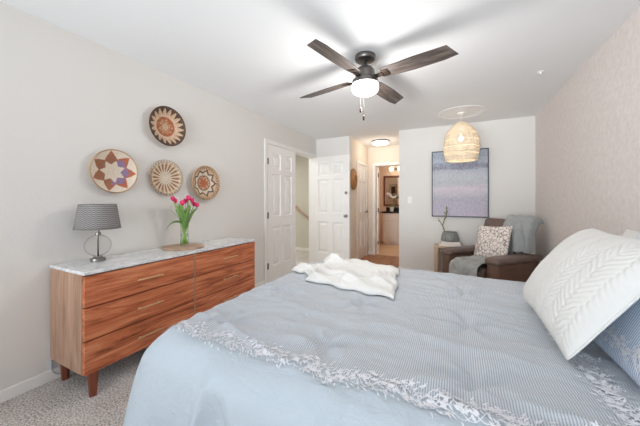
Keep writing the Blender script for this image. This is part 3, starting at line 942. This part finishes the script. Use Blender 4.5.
for k_ in range(4):
    a = R(-13) + k_ * PI / 2
    tilt = R(-13)
    out = [(.150, -.048), (.20, -.060), (.42, -.072), (.655, -.068), (.705, .052), (.61, .068), (.40, .072), (.20, .060), (.150, .045)]
    n_ = len(out); vs_ = [(p[0], p[1], -.004) for p in out] + [(p[0], p[1], .004) for p in out]
    b = MB(); b.add(vs_, [tuple(range(n_)), tuple(range(2 * n_ - 1, n_ - 1, -1))] + [(q, (q + 1) % n_, n_ + (q + 1) % n_, n_ + q) for q in range(n_)])
    bl = b.build('blade', M['blade'], fan, bevel=.002, bseg=1)
    bl.matrix_local = Matrix.Translation((0, 0, -.188)) @ Matrix.Rotation(a, 4, 'Z') @ Matrix.Rotation(tilt, 4, 'X')
    br = MB()
    br.box(.070, .165, -.020, .020, -.016, -.0045); br.box(.150, .215, -.036, .036, -.010, -.0045)
    br.build('blade_bracket', M['dark_metal'], bl, bevel=.003)
for (dx, dy, ln) in ((-.030, -.03, .115), (-.002, -.035, .185)):
    ch = MB().tube([(dx, dy, -.31), (dx, dy, -.318 - ln)], .0014, 6).build('pull_chain', M['gun_metal'], fan, smooth=True)
    MB().lathe([(0, -.318 - ln), (.006, -.323 - ln), (.0085, -.343 - ln), (.007, -.361 - ln), (0, -.366 - ln)], 12, (dx, dy, 0)).build('pull_fob', M['dark_metal'], ch, smooth=True)
light('fan_lamp', 'POINT', (FX, FY, H - .40), 25, (1, .97, .93), size=.11)

# ---------------------------------------------------------------- pendant and medallion
PX, PY = .075, 4.27
tag(MB().lathe([(.285, 0), (.310, 0), (.312, -.004), (.305, -.006), (.285, -.006), (.272, -.003), (.262, -.004), (.25, -.002), (.25, 0), (.285, 0)], 64, (PX, PY, H)).build('ceiling_medallion', M['plaster'], smooth=True), 'thin white round ceiling medallion around the rattan pendant', 'ceiling medallion')
pd = thing('pendant_lamp', 'open woven rattan pendant lamp hanging above the recliner', 'pendant lamp', (PX, PY, H))
MB().lathe([(0, 0), (.05, 0), (.048, -.014), (.02, -.022), (0, -.022)], 28).build('canopy', M['white_plastic'], pd, smooth=False)
MB().tube([(0, 0, -.02), (0, 0, -.27)], .003, 8).build('cord', M['white_plastic'], pd, smooth=True)
MB().lathe([(0, -.25), (.016, -.25), (.018, -.30), (.012, -.31), (0, -.31)], 18).build('socket', M['white_plastic'], pd, smooth=True)
MB().lathe([(0, -.305), (.012, -.31), (.018, -.325), (.030, -.352), (.027, -.378), (.014, -.392), (0, -.395)], 20).build('bulb', M['bulb'], pd, smooth=True)
prof = [(0, .045), (.06, .090), (.15, .143), (.27, .184), (.40, .207), (.55, .219), (.68, .222), (.80, .217), (.92, .203), (1, .192)]


def pr(t):
    for (a, ra), (c, rc) in zip(prof, prof[1:]):
        if t <= c: return ra + (rc - ra) * sstep(0, 1, (t - a) / (c - a)) if False else ra + (rc - ra) * (t - a) / (c - a)
    return prof[-1][1]


b = MB(); Z0, Z1 = -.135, -.655
for q in range(44):
    a = 2 * PI * q / 44; tw = .10 if q % 2 else -.10
    b.tube([(pr(t) * math.cos(a + tw * t), pr(t) * math.sin(a + tw * t), Z0 + (Z1 - Z0) * t) for t in [e / 16 for e in range(17)]], .0030, 5)
for q in range(46):
    t = q / 45
    if q % 8 in (6, ) and .2 < t < .9: continue
    r_ = pr(t); wd = .0042 if t < .62 else .005
    b.tube([((r_ + .002 * math.sin(11 * (2 * PI * e / 44) + q * PI)) * math.cos(2 * PI * e / 44), (r_ + .002 * math.sin(11 * (2 * PI * e / 44) + q * PI)) * math.sin(2 * PI * e / 44), Z0 + (Z1 - Z0) * t) for e in range(44)], wd if t not in (0, 1) else .008, 5, closed=True)
b.build('shade', M['rattan'], pd, smooth=True, weld=False, recalc=False)
light('pendant_bulb_light', 'POINT', (PX, PY, H - .43), 2.4, (1, .95, .88), size=.09)

b = MB().lathe([(0, 0), (.030, 0), (.028, -.005), (.012, -.008), (.008, -.018), (0, -.019)], 24, (.725, 3.24, H))
tag(b.build('ceiling_sprinkler', M['white_plastic'], smooth=False), 'small white round sprinkler head on the ceiling near textured wall', 'sprinkler')

# ---------------------------------------------------------------- painting and switch
pt = thing('painting', 'large abstract canvas in blue, lavender and grey, thin black frame', 'painting', (.058, YB, 1.497))
PW, PH = .80, 1.055
b = MB(); b.add([(-PW / 2 + .01, -.030, -PH / 2 + .01), (PW / 2 - .01, -.030, -PH / 2 + .01), (PW / 2 - .01, -.030, PH / 2 - .01), (-PW / 2 + .01, -.030, PH / 2 - .01)], [(0, 1, 2, 3)])
b.uv = {0: (0, 0), 1: (1, 0), 2: (1, 1), 3: (0, 1)}
b.build('canvas', M['canvas'], pt, solid=.02, recalc=False, weld=False)
b = MB()
for x in (-PW / 2, PW / 2 - .014): b.box(x, x + .014, -.04, -.002, -PH / 2, PH / 2)
for z in (-PH / 2, PH / 2 - .014): b.box(-PW / 2 + .014, PW / 2 - .014, -.04, -.002, z, z + .014)
b.build('frame', M['black_frame'], pt, weld=False)
sw = thing('light_switch', 'white rocker light switch beside the hallway corner', 'switch', (-.69, YB, 1.24))
MB().box(-.036, .036, -.007, 0, -.058, .058).build('plate', M['white_plastic'], sw, bevel=.003)
MB().box(-.016, .016, -.012, -.006, -.032, .032).build('rocker', M['white_plastic'], sw, bevel=.002)

# ---------------------------------------------------------------- recliner
RX, RY, RA = .395, 4.175, R(-43)
rc = thing('recliner', 'brown leather recliner armchair angled in the corner', 'armchair', (RX, RY, 0), RA)


def cushion(mb, x0, x1, y0, y1, z0, z1, rd=.05, seg=4):
    """rounded block: superellipsoid-like box by grid on a cube"""
    cx, cy, cz = (x0 + x1) / 2, (y0 + y1) / 2, (z0 + z1) / 2; hx, hy, hz_ = (x1 - x0) / 2, (y1 - y0) / 2, (z1 - z0) / 2
    n_ = 10

    def pt_(v):
        q = [v[0] * hx, v[1] * hy, v[2] * hz_]; h = (hx, hy, hz_); rr = min(rd, hx, hy, hz_)
        c_ = [max(-hh + rr, min(hh - rr, w_)) for w_, hh in zip(q, h)]
        d = Vector([a_ - e for a_, e in zip(q, c_)])
        if d.length > 1e-9: d = d.normalized() * rr
        return (cx + c_[0] + d.x, cy + c_[1] + d.y, cz + c_[2] + d.z)
    g = [-1, -.93, -.84, -.7, -.4, 0, .4, .7, .84, .93, 1]
    for ax in range(3):
        for s_ in (-1, 1):
            def fn(i, j):
                v_ = [0, 0, 0]; v_[ax] = s_; v_[(ax + 1) % 3] = g[int(round(i * n_))]; v_[(ax + 2) % 3] = g[int(round(j * n_))]
                return pt_(v_)
            mb.grid(fn, n_, n_)
    return mb


cushion(MB(), -.225, .225, -.40, .24, .26, .44, .06).build('seat', M['leather'], rc, smooth=True)
b = cushion(MB(), -.215, .215, -.435, -.375, .09, .40, .03); b.build('footrest', M['leather'], rc, smooth=True)
for s_ in (-1, 1):
    x0, x1 = sorted((s_ * .25, s_ * .42))
    cushion(MB(), x0 + .012, x1 - .012, -.395, .34, .06, .51, .035).build('arm_panel', M['leather_side'], rc, smooth=True)
    ar = cushion(MB(), x0 - .005, x1 + .012, -.415, .36, .500, .580, .038)
    ar.v = [(x, y, z - .05 * max(0, -(y + .30)) * 3.0 * .6) for (x, y, z) in ar.v]
    ar.build('armrest', M['leather'], rc, smooth=True)
BT = R(-14)


def lean(mb):
    vs_ = []
    for (x, y, z) in mb.v:
        y2, z2 = y - .22, z - .42
        vs_.append((x, .22 + y2 * math.cos(BT) - z2 * math.sin(BT), .42 + y2 * math.sin(BT) + z2 * math.cos(BT)))
    mb.v = vs_
    return mb


bk = lean(cushion(MB(), -.33, .32, .20, .36, .36, .76, .06)); bk.build('backrest', M['leather'], rc, smooth=True)
bk = lean(cushion(MB(), -.325, .305, .17, .35, .70, 1.0, .065)); bk.build('headrest', M['leather'], rc, smooth=True)
MB().box(-.36, .36, -.34, .30, .025, .12).build('base', M['dark_metal'], rc, bevel=.01)
for x in (-.3, .3):
    for y in (-.3, .26): MB().lathe([(0, 0), (.022, 0), (.026, .03), (0, .03)], 14, (x, y, 0)).build('foot', M['dark_metal'], rc)


def backpt(x, s_, off):
    """s: 0 at seat level .. 1 top front .. beyond 1 over the top and down behind"""
    if s_ < 1:
        z = .50 + .47 * s_; y = .165 + .008 - off
        if s_ > .86: y += .04 * ((s_ - .86) / .14) ** 2
        p = (x, y, z)
    else:
        t = min(1, (s_ - 1) / .45); a = t * PI * .75
        p = (x, .265 - (.092 + off * .0) * math.cos(a), .955 + (.055 + off) * math.sin(a) + .012)
        if t > .95: p = (x, p[1], p[2] - (s_ - 1.43) * .4)
    y2, z2 = p[1] - .22, p[2] - .42
    return (p[0], .22 + y2 * math.cos(BT) - z2 * math.sin(BT), .42 + y2 * math.sin(BT) + z2 * math.cos(BT))


def back_throw(i, j):
    s_ = .02 + 1.42 * j
    spread = 1 - sstep(.25, 1.0, s_)
    x0 = .02 - .02 * j + .03 * spread; x1 = .375 + .13 * spread - .05 * sstep(.9, 1, j)
    x = x0 + (x1 - x0) * i
    ph = i * 19 + 3.2 * (1 - j) * (i - .3) + 1.5 * noise.noise((i * 2, s_ * 2, 0))
    fold = .022 * math.sin(ph) * (.25 + 1.0 * spread) + .020 * abs(math.sin(ph * .53 + .7)) * spread + .010 * noise.noise((i * 4, s_ * 4, 6))
    off = .030 + fold
    xe = min(x, .315)
    p = list(backpt(xe, s_, off))
    over = max(0, x - .285)      # the part that falls over the side of the back
    p[1] += min(over, .14) * 1.1 * (1 - .8 * spread); p[2] -= over * over * 11
    p[0] += .6 * max(0, over - .03) * (.3 + .7 * spread)
    if p[0] > .215: p[2] = max(p[2], .586 + .012 * abs(math.sin(ph)))
    q = Matrix.Rotation(RA, 4, 'Z') @ Vector(p) + Vector((RX, RY, 0))
    return (min(q.x, 1.015), q.y, q.z)


b = MB(); b.grid(back_throw, 56, 44)
tag(b.build('throw_blanket', M['throw_grey'], smooth=True, solid=.010, weld=False, soloff=1), 'grey woven throw draped over the back of the brown recliner', 'blanket')


def seat_throw(i, j):
    x = -.165 + .385 * i + .03 * math.sin(j * 5) * (1 - i)
    s_ = j
    if s_ < .55: y, z = -.02 - .39 * s_ / .55, .462
    else:
        t = (s_ - .55) / .45; a = min(1, t * 3) * PI / 2
        y = -.41 - .055 * math.sin(a); z = .462 - .055 * (1 - math.cos(a)) - max(0, t - .33) * .34
    w_ = .016 * noise.noise((i * 5, j * 4, 3)) + .018 * math.sin(i * 17 + j * 4) * noise.noise((i * 2, j * 3, 8)) + .012 * abs(noise.noise((i * 11, j * 9, 5)))
    if s_ < .55: z += .008 + w_ + .010
    else: y -= .008 + abs(w_); z += w_ * .5
    q = Matrix.Rotation(RA, 4, 'Z') @ Vector((x, y, z)) + Vector((RX, RY, 0))
    return tuple(q)


b = MB(); b.grid(seat_throw, 50, 44)
tag(b.build('throw_blanket', M['throw_seat'], smooth=True, solid=.010, weld=False, soloff=1), 'grey knitted throw bunched on the recliner seat, hanging over its front edge', 'blanket')
m_ = Matrix.Rotation(RA, 4, 'Z')
dn = m_ @ Vector((.20, 0, 0)); up = m_ @ Vector((.0, .26, .44)); org = m_ @ Vector((-.008, .065, .680)) + Vector((RX, RY, 0))
cp = pillow('cushion', .475, .46, .13, m_ @ Vector((1, 0, .06)), m_ @ Vector((-.02, .30, .90)), org, [M['leafy']], 'square cream cushion with brown leafy print on the recliner', 'cushion', n=36, pinch=.06)

# ---------------------------------------------------------------- side table, books, vase, twig
st = thing('side_table', 'small pale wood side table between the recliner and painting wall', 'side table', (-.115, 4.68, 0))
TZ = .537
MB().box(-.175, .175, -.18, .18, TZ - .022, TZ).build('table_top', M['table_wood'], st, bevel=.003)
for x in (-.145, .145):
    for y in (-.15, .15):
        MB().box(x - .028, x + .028, y - .028, y + .028, 0, TZ - .022).build('leg', M['table_wood'], st, bevel=.003)
for q, (dx, dy, w_, d_, rz, lab) in enumerate(((0, 0, .30, .22, .0, 'lower of two pale books under the grey vase'), (.005, .01, .27, .20, .06, 'upper of two pale books, carrying the grey vase'))):
    bk = thing('book', lab, 'book', (-.070 + dx, 4.69 + dy, TZ + .0005 + q * .034), rz, 'pale books on the side table')
    b = MB(); b.box(-w_ / 2, w_ / 2, -d_ / 2, d_ / 2, 0, .003); b.box(-w_ / 2, w_ / 2, -d_ / 2, d_ / 2, .030, .033); b.box(-w_ / 2, -w_ / 2 + .003, -d_ / 2, d_ / 2, .003, .030)
    b.build('cover', M['cover'], bk, weld=False)
    MB().box(-w_ / 2 + .003, w_ / 2 - .005, -d_ / 2 + .005, d_ / 2 - .005, .003, .030).build('page_block', M['paper'], bk)
vb = TZ + .0685
tag(MB().lathe([(0, 0), (.122, 0), (.128, .012), (.122, .07), (.108, .125), (.096, .140), (.088, .143), (.086, .13), (.10, .07), (.10, .02), (0, .02)], 40, (-.070, 4.70, vb)).build('planter_vase', M['ceramic'], smooth=True), 'squat grey ceramic vase on two pale books', 'vase')
tw = thing('twig', 'bare green twig rising from the squat grey vase', 'branch', (-.070, 4.70, vb + .021))
stem_pts = [(-.05, .0, 0), (-.075, .0, .12), (-.105, -.01, .22), (-.075, -.015, .31), (-.050, -.02, .38), (-.045, -.02, .46), (-.04, -.02, .50)]
MB().tube(stem_pts, [.009, .009, .008, .008, .008, .007, .004], 8).build('stem', M['twig'], tw, smooth=True)
b = MB(); b.tube([(-.105, -.01, .21), (-.14, -.01, .27), (-.165, -.01, .33)], [.006, .006, .003], 7)
for (x, z, dx, dz) in ((-.14, .27, -.03, .03), (-.075, .31, .03, .04), (-.05, .38, -.03, .05), (-.05, .40, .028, .05), (-.044, .46, -.012, .06)):
    b.grid(lambda i, j: (x + dx * j + (i - .5) * .016 * math.sin(PI * (j * .96 + .02)), -.015 + .006 * (i - .5), z + dz * j), 2, 6)
b.build('sprig', M['twig'], tw, smooth=True, weld=False)

# ---------------------------------------------------------------- hallway things
hb = thing('wall_basket', 'round straw basket hung in the hallway beside the open door', 'basket', (HX0 + .002, 5.075, 1.64))
b = MB(); b.lathe([(0, .03), (.06, .034), (.075, .06), (.085, .058), (.10, .03), (.20, .018), (.205, .010), (.10, .004), (0, .002)], 40, axis='x'); b.build('woven_disc', M['straw'], hb, smooth=True)
b = MB(); b.tube([(.016, .203 * math.cos(2 * PI * q / 40), .203 * math.sin(2 * PI * q / 40)) for q in range(40)], .007, 6, closed=True); b.build('rim', M['straw'], hb, smooth=True)
hl = thing('ceiling_light', 'round flush ceiling light glowing in the hallway', 'ceiling light', (-1.36, 5.56, H))
MB().lathe([(0, 0), (.175, 0), (.178, -.012), (.170, -.022), (0, -.022)], 40).build('base', M['nickel'], hl)
MB().lathe([(.158, -.022), (.158, -.052), (.140, -.068), (.06, -.076), (0, -.077)], 40).build('diffuser', M['hall_bowl'], hl, smooth=True)
light('hall_lamp', 'POINT', (-1.36, 5.56, H - .16), 5, (1, .86, .70), size=.12)
hr = thing('handrail', 'sloping wooden handrail on the landing wall beyond the double door', 'handrail', (-3.35, 5.85, 0))
MB().tube([(-.35, -.05, 1.22), (.45, -.05, .62)], .024, 10).build('rail', M['board'], hr, smooth=True)
for t in (.2, .8):
    MB().tube([(-.35 + .8 * t, -.05, 1.20 - .6 * t), (-.35 + .8 * t, .018, 1.17 - .6 * t)], .008, 8).build('bracket', M['nickel'], hr, smooth=True)

# ---------------------------------------------------------------- bathroom
va = thing('vanity_cabinet', 'white vanity cabinet in the bathroom beyond the hallway', 'cabinet', (-1.1, 7.97, 0))
VX0, VX1, VYF = -.72, .96, -.27
MB().box(VX0, VX1, VYF, .275, .09, .88).build('body', M['vanity'], va, bevel=.003)
MB().box(VX0 + .01, VX1, VYF + .06, .27, 0, .09).build('plinth', M['vanity'], va)
for q in range(4):
    x0 = VX0 + .03 + q * .41
    d = MB().box(x0, x0 + .385, VYF - .018, VYF, .13, .66).build('door', M['vanity'], va, bevel=.004)
    MB().box(x0 + .05, x0 + .335, VYF - .022, VYF - .018, .18, .61).build('door_panel', M['vanity'], d, bevel=.003)
    d = MB().box(x0, x0 + .385, VYF - .018, VYF, .69, .85).build('drawer', M['vanity'], va, bevel=.004)
b = MB(); b.box(VX0 - .02, VX1, VYF - .03, .275, .88, .925); b.box(VX0 - .02, VX1, .255, .275, .925, 1.03)
b.build('counter', M['black_stone'], va, weld=False, bevel=.003)
mi = thing('bath_mirror', 'dark wood framed mirror above the bathroom vanity', 'mirror', (-1.32, 8.25, 1.51))
MW, MH, FW = 1.2, .90, .055
b = MB()
for x in (-MW / 2, MW / 2 - FW): b.box(x, x + FW, -.035, -.001, -MH / 2, MH / 2)
for z in (-MH / 2, MH / 2 - FW): b.box(-MW / 2 + FW, MW / 2 - FW, -.035, -.001, z, z + FW)
b.build('frame', M['red_frame'], mi, weld=False, bevel=.004)
MB().box(-MW / 2 + FW - .005, MW / 2 - FW + .005, -.018, -.006, -MH / 2 + FW - .005, MH / 2 - FW + .005).build('glass', M['mirror'], mi)
vl = thing('vanity_light', 'bar of lit globes above the bathroom mirror', 'wall light', (-1.32, 8.25, 2.16))
MB().box(-.45, .45, -.03, -.001, -.03, .03).build('bar', M['nickel'], vl, bevel=.004)
for q in range(4):
    x = -.36 + q * .24
    g = MB(); g.lathe([(0, -.02 - .0), (.02, -.02), (.02, .0)], 14, (x, -.05, 0)); 
    b = MB(); b.lathe([(.06 * math.cos(-PI / 2 + PI * e / 12) if 0 < e < 12 else 0, .06 * math.sin(-PI / 2 + PI * e / 12)) for e in range(13)], 24, (x, -.095, -.01)); b.build('globe', M['globe'], vl, smooth=True)
    MB().tube([(x, -.028, -.01), (x, -.045, -.01)], .02, 12).build('socket', M['nickel'], vl, smooth=True)
light('vanity_lamp', 'POINT', (-1.2, 8.0, 2.2), 5, (1, .86, .68), size=.1)
ar = thing('framed_print', 'small dark framed print seen in the bathroom mirror', 'picture', (-2.03, YE + .1, 1.56))
b = MB()
for x in (-.13, .115): b.box(x, x + .015, .001, .022, -.25, .25)
for z in (-.25, .235): b.box(-.115, .115, .001, .022, z, z + .015)
b.build('frame', M['black_frame'], ar, weld=False)
MB().box(-.118, .118, .004, .012, -.238, .238).build('mat_board', M['cream_paper'], ar)
MB().box(-.08, .08, .0121, .0135, -.19, .19).build('print', M['ink'], ar)
oc = thing('orchid_pot', 'white potted orchid on the bathroom counter before the mirror', 'plant', (-1.60, 7.86, .9255))
MB().lathe([(0, 0), (.05, 0), (.065, .10), (.062, .12), (.055, .12), (.05, .10), (0, .10)], 24).build('pot', M['white_plastic'], oc, smooth=False)
b = MB(); b.tube([(0, 0, .09), (.01, 0, .28), (.0, -.02, .42), (-.05, -.04, .50), (-.10, -.05, .50)], .004, 6); b.tube([(0, 0, .09), (.02, 0, .26), (.06, -.02, .38), (.11, -.03, .42)], .004, 6); b.build('stem', M['leaf'], oc, smooth=True)
b = MB(); rng = random.Random(2)
for (x, y, z) in ((-.10, -.05, .50), (-.06, -.05, .49), (-.02, -.03, .46), (.03, -.03, .40), (.07, -.03, .40), (.11, -.03, .42), (.0, -.04, .42), (-.04, -.03, .44)):
    for q in range(5):
        a = 2 * PI * q / 5 + rng.random()
        b.grid(lambda i, j: (x + math.cos(a) * .035 * j - math.sin(a) * (i - .5) * .045 * math.sin(PI * min(1, j * .8 + .15)), y - .01 * j, z + math.sin(a) * .035 * j + math.cos(a) * (i - .5) * .045 * math.sin(PI * min(1, j * .8 + .15))), 2, 4)
b.build('blossom', M['white_plush'], oc, smooth=True, weld=False)
b = MB()
for q in range(5):
    a = 2 * PI * q / 5 + .4
    b.grid(lambda i, j: (math.cos(a) * .15 * j - math.sin(a) * (i - .5) * .05 * math.sin(PI * (j * .9 + .08)), math.sin(a) * .13 * j + math.cos(a) * (i - .5) * .05 * math.sin(PI * (j * .9 + .08)), .11 + .06 * math.sin(j * 2.6)), 2, 6)
b.build('leaf', M['leaf'], oc, smooth=True, weld=False)
